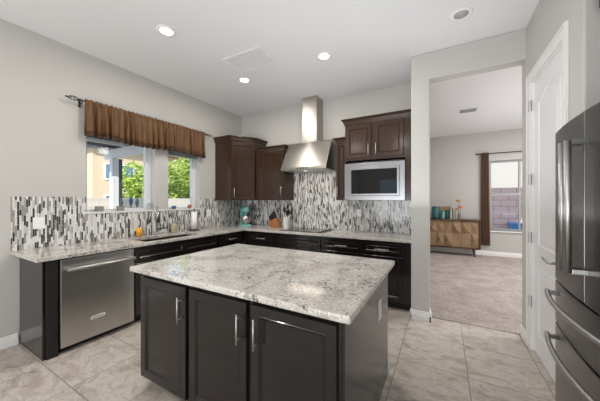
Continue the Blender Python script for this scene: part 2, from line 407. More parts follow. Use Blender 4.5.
lv.v = [(4.388-z, -1.575+y, .955+x) for x, y, z in lv.v]
lv.tube([(4.337, -1.575, .955), (4.315, -1.577, .955), (4.305, -1.56, .957), (4.300, -1.50, .962), (4.302, -1.455, .972)], [.011, .011, .010, .008, .006])
lv.build('door_lever', M['dhandle'], dr)
for z in (2.29, 1.60, 1.055, .46):
    hg = MB(); hg.tube([(4.358, -.888, z-.05), (4.358, -.888, z+.05)], .009, 10); hg.box(4.362, 4.366, -.915, -.888, z-.05, z+.05); hg.build('hinge', M['hinge'], dr)
cs = MB()
for (a, b, c, d) in ((DY1-.006, DY1+.078, 0, DZ+.076), (DY0-.078, DY0+.006, 0, DZ+.076)):
    cs.box(4.352, 4.364, a, b, c, d); 
    o_ = (b-.02, b) if a > -1 else (a, a+.02); cs.box(4.344, 4.352, *o_, c, d)
cs.box(4.352, 4.364, DY0+.006, DY1-.006, DZ-.006, DZ+.076); cs.box(4.344, 4.352, DY0-.06, DY1+.06, DZ+.056, DZ+.076)
cs.box(4.364, 4.47, DY0, DY0+.011, 0, DZ); cs.box(4.364, 4.47, DY1-.011, DY1, 0, DZ); cs.box(4.364, 4.47, DY0+.011, DY1-.011, DZ-.011, DZ)
struct(cs.build('trim_2', M['trim'], bevel=.004), 'white casing around the arched door', 'door casing')

# ------------------------------------------------------------------ backsplash, worktops
bs = MB(); bs.box(.001, .010, -3.247, -2.655, .914, 1.441).box(.001, .010, -2.655, -1.036, .914, SILL-.02).box(.001, .010, -1.036, -.012, .914, 1.400).box(.001, .010, -1.036, -.708, 1.400, 1.441)
tag(bs.build('tile_backsplash', M['mosY'], fixn=True), 'strip mosaic backsplash below the valanced windows', 'backsplash', 'mosaic backsplashes')
bs = MB(); bs.box(.001, 3.309, -.010, -.001, .914, 1.400).box(1.262, 2.204, -.010, -.001, 1.400, 1.955)
tag(bs.build('tile_backsplash', M['mosX']), 'strip mosaic backsplash rising behind the range hood', 'backsplash', 'mosaic backsplashes')

CT, CB = .914, .876
xs = [.001, .19, .575, .652, 3.308]; ys = [-3.247, -2.29, -1.46, -.652, -.001]
ct = MB().grid_slab(xs, ys, lambda i, j: (i <= 2 or j == 3) and not (i == 1 and j == 1), CB, CT)
tag(ct.build('countertop', M['granite'], bevel=.006), 'speckled granite counter running along both walls', 'countertop')
IX0, IX1, IY0, IY1 = 1.605, 3.301, -3.004, -1.85
it = MB().box(IX0, IX1, IY0, IY1, CB, CT)
tag(it.build('island_countertop', M['granite'], bevel=.009, seg=3), 'large speckled granite slab on the island', 'countertop')

# ------------------------------------------------------------------ cabinets
def plate(parent, o, u, n, w, h, t=.02, rail=.055, name='door', m=None, z=Vector((0, 0, 1))):
    """recessed-panel front: o = lower corner on the carcass face, u along the width, n outwards"""
    o, u, n = Vector(o), Vector(u).normalized(), Vector(n).normalized()
    def ring(ins, d): return [o+u*a+z*b+n*d for a, b in ((ins, ins), (w-ins, ins), (w-ins, h-ins), (ins, h-ins))]
    r = min(rail, h*.28)
    mb = MB().rings([ring(0, .0005), ring(0, t-.003), ring(.003, t), ring(r-.006, t), ring(r-.003, t+.0025), ring(r+.001, t+.0025), ring(r+.013, t-.010), ring(r+.015, t-.011)])
    return mb.build(name, m or M['wood'], parent)
def pull(parent, c, axis, n, L, so=.034, r=.0058, m=None, name='pull'):
    c, a, n = Vector(c), Vector(axis).normalized(), Vector(n).normalized()
    mb = MB(); p = c+n*so; mb.tube([p-a*L/2, p+a*L/2], r, 10)
    for s_ in (-.36, .36): mb.tube([c+a*L*s_, p+a*L*s_], r*.8, 8)
    return mb.build(name, m or M['bright'], parent)
X_, Y_, Z_ = Vector((1, 0, 0)), Vector((0, 1, 0)), Vector((0, 0, 1))

# left run: end unit, dishwasher, sink base, drawer base
t = thing('end_cabinet', 'dark end panel and filler at the counter end, left of the dishwasher', 'cabinet', (.33, -3.14, 0))
box(.03, .592, -3.192, -3.172, 0, CB).build('end_panel', M['wood'], t, bevel=.002)
box(.012, .028, -3.190, -3.176, 0, CB).build('scribe_strip', M['toe'], t)
box(.55, .612, -3.171, -3.095, .0, CB).build('filler', M['toe'], t, bevel=.002)
t = thing('dishwasher', 'stainless steel dishwasher with bar handle under the counter end', 'dishwasher', (.33, -2.76, 0))
box(.05, .60, -3.085, -2.45, .10, .872).build('body', M['toe'], t)
box(.602, .634, -3.082, -2.452, .062, .862).build('door', M['steel'], t, bevel=.004)
hd = MB(); hd.tube([(.688, -3.045, .772), (.688, -2.465, .772)], .0145, 14)
for y in (-3.02, -2.49): hd.box(.634, .690, y-.016, y+.016, .758, .786)
hd.build('handle', M['steel'], t, bevel=.002)
bd = box(.634, .6375, -2.855, -2.735, .234, .266).build('badge', mat('silver_badge', (.75, .75, .74), .5, .3), t, bevel=.001)
box(.6376, .638, -2.845, -2.745, .246, .254).build('badge_inlay', M['steel'], bd)
box(.50, .545, -3.085, -2.45, .0, .10).build('toe_kick', M['toe'], t)
def base_left(label, y0, y1, fronts, name='base_cabinet'):
    t = thing(name, label, 'cabinet', (.3, (y0+y1)/2, 0), group='base cabinets')
    fr = MB().box(.05, .612, y0, y1, .10, CB-.262 if 'sink' in label else CB); 
    if 'sink' in label: fr.box(.59, .612, y0, y1, CB-.262, CB)
    fr.build('carcass', M['wood'], t); box(.50, .54, y0, y1, 0, .10).build('toe_kick', M['toe'], t)
    for (a, b, za, zb, nm, pl) in fronts:
        d = plate(t, (.612, a, za), Y_, X_, b-a, zb-za, name=nm, rail=.05)
        if pl == 'h': pull(d, (.632, (a+b)/2+.015, (za+zb)/2), Y_, X_, .17)
        elif pl: pull(d, (.632, pl, zb-.12), Z_, X_, .16)
    return t
base_left('dark sink base cabinet with two false drawer fronts below the window', -2.442, -1.222,
    [(-2.432, -1.806, .708, .846, 'false_front', None), (-1.796, -1.232, .708, .846, 'false_front', None),
     (-2.432, -1.806, .12, .69, 'door', -1.85), (-1.796, -1.232, .12, .69, 'door', -1.75)], 'sink_cabinet')
base_left('dark drawer cabinet between the sink cabinet and the inner corner', -1.220, -.66,
    [(-1.205, -.70, .708, .846, 'drawer', 'h'), (-1.205, -.70, .12, .69, 'door', -1.15)])
def base_back(label, x0, x1, fronts, depth=.612):
    t = thing('base_cabinet', label, 'cabinet', ((x0+x1)/2, -.3, 0), group='base cabinets')
    box(x0, x1, -depth, -.02, .10, CB).build('carcass', M['wood'], t); box(x0, x1, -.54, -.50, 0, .10).build('toe_kick', M['toe'], t)
    for (a, b, za, zb, nm, pl) in fronts:
        d = plate(t, (a, -depth, za), X_, -Y_, b-a, zb-za, name=nm, rail=.05)
        if pl == 'h': pull(d, ((a+b)/2, -depth-.02, (za+zb)/2), X_, -Y_, .18)
        elif pl: pull(d, (pl, -depth-.02, zb-.12), Z_, -Y_, .16)
    return t
base_back('dark corner base cabinet with drawer, below the knife block', .625, 1.285,
    [(.735, 1.268, .700, .842, 'drawer', 'h'), (.735, 1.268, .12, .682, 'door', 1.21)])
base_back('dark base cabinet with wide false front below the cooktop', 1.287, 2.092,
    [(1.302, 2.078, .700, .842, 'false_front', None), (1.302, 1.685, .12, .682, 'door', 1.63), (1.695, 2.078, .12, .682, 'door', 1.75)])
base_back('dark base cabinet right of the cooktop, below the microwave left half', 2.094, 2.692,
    [(2.108, 2.678, .700, .842, 'drawer', 'h'), (2.108, 2.678, .12, .682, 'door', 2.16)])
base_back('dark base cabinet at the counter end beside the pier', 2.694, 3.305,
    [(2.706, 3.200, .700, .842, 'drawer', 'h'), (2.706, 3.200, .12, .682, 'door', 2.76)])

# island
t = thing('island_cabinet', 'dark kitchen island base with three bar pull doors', 'cabinet', (2.46, -2.45, 0))
BX0, BX1, BY0, BY1 = 1.668, 3.240, -2.940, -1.905
box(BX0, BX1, BY0, BY1, .10, CB-.001).build('carcass', M['wood'], t, bevel=.002)
box(BX0+.05, BX1-.002, BY0+.075, BY1-.005, 0, .10).build('toe_kick', M['toe'], t)
box(BX1, BX1+.015, BY0+.0, BY1, .0, CB-.001).build('end_panel', M['wood'], t, bevel=.002)
for (a, b, px_) in ((1.672, 2.180, 2.148), (2.216, 2.692, 2.654), (2.722, 3.222, 2.772)):
    d = plate(t, (a, BY0, .10), X_, -Y_, b-a, .738, rail=.058)
    pull(d, (px_, BY0-.02, .695), Z_, -Y_, .165, so=.036, r=.0052)
bb = MB(); bb_into(bb, (BX0+.01, BY1), (BX1+.03, BY1), (0, 1), h=.10, t=.014); bb.build('baseboard_strip', M['trim'], t)
t = thing('outlet', 'white outlet on the dark side of the island', 'outlet', (3.255, -2.21, .645), group='wall outlets')
box(3.2552, 3.262, -2.255, -2.170, .575, .712).build('cover_plate', M['white'], t, bevel=.003)
for z in (.617, .668): box(3.262, 3.264, -2.232, -2.194, z-.017, z+.017).build('socket', M['white'], t, bevel=.001)

# ------------------------------------------------------------------ wall cabinets
def crown(parent, poly, z, h=.085, out=.055, m=None):
    """flared moulding along an open plan path (outward on its right side), mitred"""
    P = [Vector((*p, 0)) for p in poly]; k = len(P); prof = [(0, 0), (.012, 0), (.016, h*.25), (out*.55, h*.62), (out*.9, h*.80), (out, h*.84), (out, h), (0, h)]
    R = []
    for i in range(k):
        ns = []
        if i > 0: d = (P[i]-P[i-1]).normalized(); ns.append(Vector((d.y, -d.x, 0)))
        if i < k-1: d = (P[i+1]-P[i]).normalized(); ns.append(Vector((d.y, -d.x, 0)))
        n = sum(ns, Vector()).normalized(); s_ = 1/max(.3, n.dot(ns[0]))
        R.append([P[i]+n*a*s_+Vector((0, 0, z+b)) for a, b in prof])
    return MB().rings(R).build('crown', m or M['upwood'], parent)
UW = M['upwood']
t = thing('corner_wall_cabinet', 'tall brown diagonal wall cabinet in the corner by the window', 'cabinet', (.3, -.3, 1.40), group='wall cabinets')
poly = [(.002, -.012), (.002, -.704), (.392, -.704), (.625, -.345), (.625, -.012)]
MB().prism(poly, 1.402, 2.445).build('carcass', UW, t, bevel=.002)
u = Vector((.625-.392, -.345+.704, 0)); Ld = u.length; u.normalize(); n = Vector((u.y, -u.x, 0))
d = plate(t, Vector((.392, -.704, 1.415))+u*.012, u, n, Ld-.024, 1.02, rail=.058, m=UW)
pull(d, Vector((.392, -.704, 1.535))+u*.045+n*.02, Z_, n, .16)
crown(t, [(.002, -.704), (.392, -.704), (.625, -.345), (.625, -.013)], 2.446, .09, .055)
t = thing('wall_cabinet', 'brown wall cabinet between the corner cabinet and the range hood', 'cabinet', (.95, -.17, 1.40), group='wall cabinets')
box(.640, 1.262, -.330, -.012, 1.402, 2.275).build('carcass', UW, t, bevel=.002)
d = plate(t, (.762, -.330, 1.415), X_, -Y_, .492, .85, rail=.055, m=UW); pull(d, (1.222, -.35, 1.56), Z_, -Y_, .16)
crown(t, [(.69, -.330), (1.262, -.330), (1.262, -.013)], 2.276, .075, .045)
t = thing('wall_cabinet', 'narrow brown wall cabinet between the hood and the microwave', 'cabinet', (2.29, -.17, 1.40), group='wall cabinets')
box(2.206, 2.380, -.330, -.012, 1.402, 2.275).build('carcass', UW, t, bevel=.002)
d = plate(t, (2.212, -.330, 1.415), X_, -Y_, .164, .85, rail=.04, m=UW); pull(d, (2.243, -.35, 1.53), Z_, -Y_, .16)
crown(t, [(2.206, -.013), (2.206, -.330), (2.378, -.330)], 2.276, .075, .045) 
t = thing('microwave_cabinet', 'tall brown wall cabinet holding the microwave beside the pier', 'cabinet', (2.83, -.2, 1.40), group='wall cabinets')
cz = MB(); cz.box(2.383, 3.300, -.42, -.012, 1.975, 2.495).box(2.383, 2.400, -.42, -.012, 1.402, 1.975).box(3.208, 3.300, -.42, -.012, 1.402, 1.975).box(2.400, 3.208, -.42, -.012, 1.402, 1.412)
cz.build('carcass', UW, t)
for (a, b, px_) in ((2.395, 2.765, 2.732), (2.808, 3.190, 2.836)):
    d = plate(t, (a, -.42, 2.005), X_, -Y_, b-a, .478, rail=.055, m=UW); pull(d, (px_, -.44, 2.115), Z_, -Y_, .16)
crown(t, [(2.383, -.013), (2.383, -.42), (3.302, -.42)], 2.496, .085, .05)
t = thing('microwave', 'built-in stainless microwave with black glass door', 'microwave', (2.79, -.25, 1.41))
box(2.42, 3.19, -.41, -.03, 1.42, 1.95).build('body', M['black'], t)
def frame_xz(xa, xb, za, zb, w, y0, y1, wb=None):
    wb = wb or w
    R = []
    out = [(xa, za), (xb, za), (xb, zb), (xa, zb)]; inn = [(xa+w, za+wb), (xb-w, za+wb), (xb-w, zb-wb), (xa+w, zb-wb)]
    q = lambda L, y: [(a, y, b) for a, b in L]
    return MB().rings([q(out, y0), q(out, y1), q(inn, y1), q(inn, y0), q(out, y0)], cap=False)
frame_xz(2.380, 3.206, 1.404, 1.930, .068, -.421, -.436, .062).build('trim_kit', M['steelm'], t, bevel=.002, weld=True)
frame_xz(2.450, 3.136, 1.468, 1.866, .030, -.421, -.441, .028).build('door_frame', M['steelm'], t, bevel=.003, weld=True)
box(2.478, 3.108, -.430, -.422, 1.494, 1.840).build('window', M['blackglass'], t)

# range hood
t = thing('range_hood', 'stainless chimney range hood above the cooktop', 'range hood', (1.71, -.25, 1.9))
HX0, HX1 = 1.305, 2.110
prof = [(-.012, 1.93), (-.5, 1.93), (-.27, 2.365), (-.012, 2.365)]
MB().prism(prof, HX0, HX1, lambda a, b, c: (c, a, b)).build('canopy', M['steelh'], t, bevel=.003)
box(HX0-.004, HX1+.004, -.506, -.012, 1.885, 1.929).build('lip', M['steelh'], t, bevel=.003)
box(HX0+.05, HX1-.05, -.46, -.05, 1.878, 1.885).build('filter', M['dhandle'], t)
box(1.565, 1.845, -.262, -.012, 2.366, 2.78).build('lower_duct', M['steelh'], t, bevel=.003)
box(1.571, 1.839, -.256, -.012, 2.781, 3.118).build('upper_duct', M['steelh'], t, bevel=.003)
for i in range(4): MB().tube([(1.62+i*.055, -.506, 1.907), (1.62+i*.055, -.514, 1.907)], .011, 12).build('button', M['black'], t)

for x in (1.70,):
    MB().lathe([(0, -.006), (.03, -.006), (.03, -.004), (0, -.004)], (x, -.38, 1.882), 18).build('hood_lens', mat('hood_lamp_lens', (.9, .85, .7), .4, emit=(1, .85, .6), estr=2), t)
    l_ = lamp('hood_lamp', 'AREA', (x-1.71, -.38+.25, 1.868-1.9), (0, 0, 0), 1.9, (1, .88, .72), shape='RECTANGLE', size=.60, size_y=.28); l_.parent = t
# ------------------------------------------------------------------ fridge
M['bkt'] = mat('dark_bracket', (.30, .30, .30), .25, 1.0)
FX, FYC, FH = 4.21, -2.495, .452
t = thing('refrigerator', 'black stainless french door refrigerator with two drawers', 'refrigerator', (4.65, FYC, 0))
box(4.27, 5.08, FYC-FH, FYC+FH, .02, 1.78).build('body', M['black'], t)
def fx(y, x0=FX): return x0-.036*(1-((y-FYC)/FH)**2)
def bowed(y0, y1, z0, z1, n=12, top_rise=0.):
    ys_ = [y0+(y1-y0)*i/n for i in range(n+1)]
    poly = [(fx(y), y) for y in ys_]+[(4.268, y1), (4.268, y0)]
    return MB().prism(poly, z0, z1)
for (a, b, s_) in ((FYC-FH, FYC-.003, -1), (FYC+.003, FYC+FH, 1)):
    d = bowed(a, b, .962, 1.792).build('door', M['dsteel'], t, bevel=.004)
    hy = FYC+s_*.030; X0 = fx(hy)
    hb = MB().tube([(4.113, hy, 1.095), (4.113, hy, 1.665)], .0125, 14)
    hb = hb.build('handle', M['dhandle'], d)
    for z in (1.102, 1.658): MB().box(4.124, X0+.002, hy-.011, hy+.011, z-.011, z+.011).build('bracket', M['bkt'], d, bevel=.002)
for (za, zb, hz) in ((.722, .952, .905), (.09, .712, .668)):
    d = bowed(FYC-FH, FYC+FH, za, zb, 20).build('drawer', M['dsteel'], t, bevel=.004)
    pts = []
    for i in range(25):
        y = FYC+.36*(1-2*i/24); pts.append((4.150-.045*(1-((y-FYC)/.36)**2), y, hz))
    MB().tube(pts, .0115, 14).build('handle', M['dhandle'], d)
    for y in (FYC+.325, FYC-.325): box(4.150, fx(y)+.004, y-.011, y+.011, hz-.010, hz+.010).build('bracket', M['bkt'], d, bevel=.002)
box(4.30, 4.34, FYC-FH+.02, FYC+FH-.02, .0, .088).build('toe_grille', M['toe'], t)
t = thing('fridge_top_cabinet', 'dark wood cabinet high above the refrigerator', 'cabinet', (4.8, -2.5, 2.46), group='wall cabinets')
box(4.42, 5.14, -3.09, -1.985, 2.46, 3.02).build('carcass', UW, t)
plate(t, (4.42, -3.08, 2.475), Y_, -X_, .53, .52, m=UW, rail=.055); plate(t, (4.42, -2.53, 2.475), Y_, -X_, .53, .52, m=UW, rail=.055)

# ------------------------------------------------------------------ ceiling fittings
M['lamp'] = mat('lamp_lens', (.9, .9, .88), .4, emit=(1.0, .96, .90), estr=7.0)
M['lampoff'] = mat('unlit_lens', (.42, .42, .43), .35)
def can(x, y, label, on=True):
    t = thing('recessed_light', label, 'ceiling light', (x, y, H), group='recessed ceiling lights')
    tr = MB().lathe([(.062, -.001), (.092, -.001), (.092, -.005), (.080, -.010), (.062, -.006)], (x, y, H), 32); tr.build('trim_ring', M['white'], t)
    MB().lathe([(0, -.002), (.060, -.002), (.060, -.006), (.0, -.010)], (x, y, H), 28).build('lens', M['lamp'] if on else M['lampoff'], t)
    if on:
        l = lamp('lamp', 'AREA', (0, 0, -.02), (0, 0, 0), 13, (1.0, .95, .87), shape='DISK', size=.12); l.parent = t
    return t
can(1.195, -2.44, 'lit recessed ceiling light nearest the camera, left of the vent')
can(2.406, -1.245, 'lit recessed ceiling light in front of the range hood duct')
can(1.165, -1.235, 'lit recessed ceiling light beside the white ceiling vent')
can(3.79, -1.265, 'unlit grey recessed light near the pier header', False)
can(2.6, -4.9, 'recessed ceiling light behind the camera on the right'); can(1.2, -4.9, 'recessed ceiling light behind the camera on the left')  # two unseen ceiling lamps added for extra light
t = thing('ceiling_vent', 'square white ceiling vent above the island, between the lights', 'vent', (1.57, -1.585, H), group='air vents')
VX0, VX1, VY0, VY1 = 1.295, 1.865, -1.785, -1.395
fv = MB()
for a in ((VX0, VX1, VY0, VY0+.03), (VX0, VX1, VY1-.03, VY1), (VX0, VX0+.03, VY0+.03, VY1-.03), (VX1-.03, VX1, VY0+.03, VY1-.03)): fv.box(*a, H-.010, H-.0005)
fv.build('frame', M['ceil'], t, bevel=.002)
sv = MB()
for i in range(22):
    y = VY0+.035+i*(VY1-VY0-.07)/21.5; sv.box(VX0+.03, VX1-.03, y, y+.010, H-.006, H-.001)
sv.build('louvres', M['ceil'], t)
t = thing('ceiling_vent', 'small white ceiling vent in the carpeted room', 'vent', (4.07, 1.84, H), group='air vents')
fv = MB(); fv.box(3.90, 4.22, 1.66, 1.685, H-.012, H-.0005).box(3.90, 4.22, 1.905, 1.93, H-.012, H-.0005).box(3.90, 3.925, 1.685, 1.905, H-.012, H-.0005).box(4.195, 4.22, 1.685, 1.905, H-.012, H-.0005); fv.build('frame', M['ceil'], t)
M['louvre'] = mat('grey_louvre', (.35, .35, .355), .5)
sv = MB()
for i in range(6): sv.box(3.925, 4.195, 1.692+i*.036, 1.712+i*.036, H-.012, H-.002)
sv.build('louvres', M['louvre'], t)
# ------------------------------------------------------------------ valance
t = thing('window_valance', 'brown satin gathered valance over both kitchen windows', 'curtain', (.08, -1.85, 2.34))
random.seed(3)
NP, y0, y1 = 420, -2.695, -1.000
ph = [random.uniform(0, 6.28) for _ in range(6)]
def fold(i):
    s_ = i/NP*(y1-y0)
    a_ = math.sin(s_*46+ph[0]+1.6*math.sin(s_*6+ph[1])); return .55*(1-2*abs(a_)**.7)+.4*math.sin(s_*83+ph[2]+math.sin(s_*11))+.2*math.sin(s_*131+ph[3])
def val_pt(i, k):
    """k 0 top .. 1 bottom"""
    y = y0+(y1-y0)*i/NP; w = fold(i)
    zt = 2.556+.006*math.sin(i*.5); zb = 2.134+.014*math.sin(i*.0246+1)+.008*w
    amp = .010+.030*k**.8
    x = .082+w*amp+.010+.012*k-(.0 if k > .10 else -.006*math.sin(k/.10*PI))
    return (x, y+.010*math.sin(i*.18+ph[4])*k, zt+(zb-zt)*k)
def cloth(ks):
    mb = MB(); nk = len(ks); vs = [val_pt(i, k) for k in ks for i in range(NP+1)]
    mb.add(vs, [(a*(NP+1)+i, a*(NP+1)+i+1, (a+1)*(NP+1)+i+1, (a+1)*(NP+1)+i) for a in range(nk-1) for i in range(NP)], True); return mb
o = cloth([0, .03, .06, .09, .12, .2, .35, .5, .65, .8, .895]).build('panel', M['satin'], t, fixn=False); o.modifiers.new('solid', 'SOLIDIFY').thickness = .003
o = cloth([.893, .93, .965, 1.0]).build('hem', M['hem'], t, fixn=False); o.modifiers.new('solid', 'SOLIDIFY').thickness = .005
t = thing('curtain_rod', 'dark curtain rod with open cage finials carrying the brown valance', 'curtain rod', (.08, -1.85, 2.53), group='curtain rods')
MB().tube([(.080, -2.725, 2.532), (.080, -.965, 2.532)], .009, 10).build('rod', M['iron'], t)
for (ya, s_) in ((-2.725, -1), (-.965, 1)):
    f_ = MB(); Lf = .115 if s_ < 0 else .095
    for j in range(5):
        f_.tube([(.080+.024*math.sin(PI*q/10)*math.cos(2*PI*j/5+q*.22), ya+s_*(.012+Lf*q/10), 2.532+.024*math.sin(PI*q/10)*math.sin(2*PI*j/5+q*.22)) for q in range(11)], .0032, 6)
    f_.tube([(.080, ya, 2.532), (.080, ya+s_*.016, 2.532)], .013, 10); f_.tube([(.080, ya+s_*(Lf+.006), 2.532), (.080, ya+s_*(Lf+.026), 2.532)], .008, 8)
    f_.build('finial', M['iron'], t)
for y in (-2.712, -.98):
    MB().tube([(.0, y, 2.50), (.05, y, 2.505), (.080, y, 2.518)], .006, 8).tube([(.001, y, 2.47), (.001, y, 2.55)], .012, 8).build('bracket', M['iron'], t)

# ------------------------------------------------------------------ things on the counter
def outlet(label, c, n, w=.075, h=.118, gang=1):
    t = thing('outlet', label, 'outlet', c, group='wall outlets'); c = Vector(c); n = Vector(n); u = n.cross(Z_)
    def bx(cu, cz, hw, hh, d0, d1):
        pts = [c+u*(cu+a*hw)+Z_*(cz+b*hh)+n*d for d in (d0, d1) for a, b in ((-1, -1), (1, -1), (1, 1), (-1, 1))]
        return MB().add(pts, [(0, 3, 2, 1), (4, 5, 6, 7), (0, 1, 5, 4), (1, 2, 6, 5), (2, 3, 7, 6), (3, 0, 4, 7)])
    W_ = w*gang if gang == 1 else w*1.2
    bx(0, 0, W_/2, h/2, 0, .006).build('cover_plate', M['white'], t, bevel=.002)
    for g_ in range(gang):
        cu = 0 if gang == 1 else (-.02 if g_ == 0 else .02)
        bx(cu, 0, .0165, .034, .006, .008).build('switch' if gang > 1 else 'socket', M['white'], t, bevel=.001)
outlet('white double switch plate on the tall mosaic at the counter end', (.0102, -3.052, 1.170), (1, 0, 0), gang=2)
outlet('white outlet on the mosaic between window and corner cabinet', (.0102, -.862, 1.182), (1, 0, 0), w=.10)
outlet('white outlet on the mosaic right of the cooktop', (2.472, -.0102, 1.200), (0, -1, 0))
outlet('grey-white outlet on the mosaic under the microwave', (2.870, -.0102, 1.190), (0, -1, 0))
outlet('white outlet at the mosaic edge beside the pier', (3.235, -.0102, 1.235), (0, -1, 0))
outlet('small outlet on the mosaic in the corner behind the mixer', (.19, -.0102, 1.24), (0, -1, 0), w=.06)

t = thing('sink', 'dark undermount sink below the kitchen windows', 'sink', (.38, -1.87, .87))
sk = MB(); sx0, sx1, sy0, sy1, sb = .192, .573, -2.288, -1.462, .66
q = lambda i, z: [(sx0+i, sy0+i, z), (sx1-i, sy0+i, z), (sx1-i, sy1-i, z), (sx0+i, sy1-i, z)]
sk.rings([q(-.012, .875), q(0, .875), q(.012, sb+.02), q(.03, sb), q(.03, sb-.004), q(-.008, sb-.004), q(-.012, .875)], cap=False)
sk.add(q(.03, sb), [(0, 1, 2, 3)]); sk.build('basin', M['sinkmat'], t, weld=True)
MB().lathe([(0, 0), (.04, 0), (.04, .004), (.0, .004)], (.38, -1.87, sb), 20).build('drain', M['chrome'], t)

t = thing('faucet', 'tall chrome gooseneck kitchen faucet behind the sink', 'faucet', (.105, -1.862, CT))
M['nickel'] = mat('brushed_nickel', (.42, .42, .42), .28, 1.0)
FB = Vector((.105, -1.862, CT)); FD = Vector((.89, -.455, 0))
fa = MB().lathe([(.028, 0), (.028, .008), (.019, .016), (.017, .05), (.015, .05)], tuple(FB), 20)
fa.tube([FB+Z_*.05, FB+Z_*.30]+[FB+FD*(.075-.075*math.cos(PI*i/12))+Z_*(.325+.075*math.sin(PI*i/12)) for i in range(13)], .0125, 12); fa.build('spout', M['nickel'], t)
MB().tube([FB+FD*.15+Z_*.325, FB+FD*.15+Z_*.30, FB+FD*.152+Z_*.20], [.014, .018, .021], 14).build('spray_head', M['nickel'], t)
MB().tube([FB+FD*.152+Z_*.20, FB+FD*.152+Z_*.188], .0225, 14).build('nozzle', M['black'], t)
MB().tube([FB+Vector((0, .014, .075)), FB+Vector((0, .037, .078))], .012, 12).tube([FB+Vector((.002, .037, .078)), FB+Vector((.007, .077, .084)), FB+Vector((.013, .127, .088))], [.008, .008, .007], 8).build('lever', M['iron'], t)
M['amber'] = mat('amber_yellow', (.85, .40, .02), .25, spec=.5)
t = thing('tumbler', 'small amber yellow cup left of the sink', 'cup', (.066, -2.083, CT))
MB().lathe([(0, 0), (.030, 0), (.036, .115), (.033, .115), (.028, .008), (0, .008)], (.066, -2.083, CT), 24).build('cup', M['amber'], t)
MB().tube([(.104, -2.083, CT+.09), (.121, -2.083, CT+.085), (.121, -2.083, CT+.04), (.101, -2.083, CT+.03)], .005, 8).build('handle', M['amber'], t)
M['beige'] = mat('beige_soap', (.44, .39, .27), .25, coat=.4)
t = thing('soap_dispenser', 'beige soap bottle with pump behind the sink', 'soap bottle', (.10, -1.592, CT))
MB().lathe([(0, 0), (.036, 0), (.040, .01), (.040, .105), (.034, .125), (.014, .138), (.014, .15), (0, .15)], (.10, -1.592, CT), 24).build('bottle', M['beige'], t)
MB().lathe([(.016, .15), (.016, .17), (.006, .175), (.006, .245), (0, .245)], (.10, -1.592, CT), 14).tube([(.10, -1.592, CT+.24), (.145, -1.592, CT+.235)], .006, 8).build('pump', M['bright'], t)
M['paper'] = mat('paper_towel', (.86, .85, .83), .9, spec=.1)
t = thing('paper_towel_holder', 'white paper towel roll on a dark stand right of the sink', 'paper towel holder', (.12, -1.252, CT))
MB().lathe([(0, 0), (.082, 0), (.082, .010), (.02, .016), (0, .016)], (.12, -1.252, CT), 28).build('base', M['iron'], t)
MB().lathe([(.0, .016), (.006, .016), (.006, .325), (.013, .33), (.013, .343), (.0, .35)], (.12, -1.252, CT), 12).build('post', M['iron'], t)
MB().lathe([(.010, .02), (.046, .02), (.046, .300), (.010, .300)], (.12, -1.252, CT), 28).build('roll', M['paper'], t)

# things on the window sill
M['stone'] = mat('grey_stone', (.27, .25, .225), .9)
M['soil'] = mat('potting_soil', (.05, .035, .025), .95)
def pot(y, label):
    t = thing('square_pot', label, 'pot', (-.055, y, SILL), group='small sill pots')
    z0 = SILL+.0005; w = .036
    q = lambda i, z: [(-.055-w+i, y-w+i, z), (-.055+w-i, y-w+i, z), (-.055+w-i, y+w-i, z), (-.055-w+i, y+w-i, z)]
    MB().rings([q(.006, z0), q(0, z0+.066), q(.006, z0+.066), q(.008, z0+.055)]).build('pot', M['stone'], t, bevel=.002)
    q2 = [(a, b, z0+.0555) for a, b, c in q(.009, 0)]; MB().rings([q2, [(a, b, c+.004) for a, b, c in q2]]).build('soil', M['soil'], t)
pot(-2.492, 'grey square stone pot at the left end of the window sill'); pot(-2.255, 'grey square stone pot on the sill nearer the faucet')
t = thing('soap_bottle', 'clear soap bottle with pump on the sill above the faucet', 'soap bottle', (-.04, -1.885, SILL))
MB().lathe([(0, .001), (.030, .001), (.033, .01), (.033, .07), (.012, .095), (.012, .105), (0, .105)], (-.04, -1.885, SILL), 20).build('bottle', M['clear'], t)
MB().lathe([(.013, .105), (.013, .118), (.005, .122), (.005, .15), (0, .15)], (-.04, -1.885, SILL), 12).tube([(-.04, -1.885, SILL+.148), (-.04, -1.915, SILL+.146)], .005, 8).build('pump', M['white'], t)
M['terra'] = mat('terracotta', (.45, .15, .07), .8); M['bluepot'] = mat('blue_glaze', (.06, .13, .26), .3)
t = thing('flower_pot', 'small terracotta pot on the sill of the smaller window', 'pot', (-.05, -1.205, SILL), group='small sill pots')
MB().lathe([(0, .001), (.022, .001), (.030, .05), (.034, .05), (.034, .066), (.028, .066), (.026, .05), (0, .05)], (-.05, -1.205, SILL), 20).build('pot', M['terra'], t)
t = thing('flower_pot', 'small dark blue pot at the left of the smaller window sill', 'pot', (-.05, -1.49, SILL), group='small sill pots')
MB().lathe([(0, .001), (.024, .001), (.034, .03), (.032, .052), (.028, .052), (.028, .035), (0, .035)], (-.05, -1.49, SILL), 20).build('pot', M['bluepot'], t)

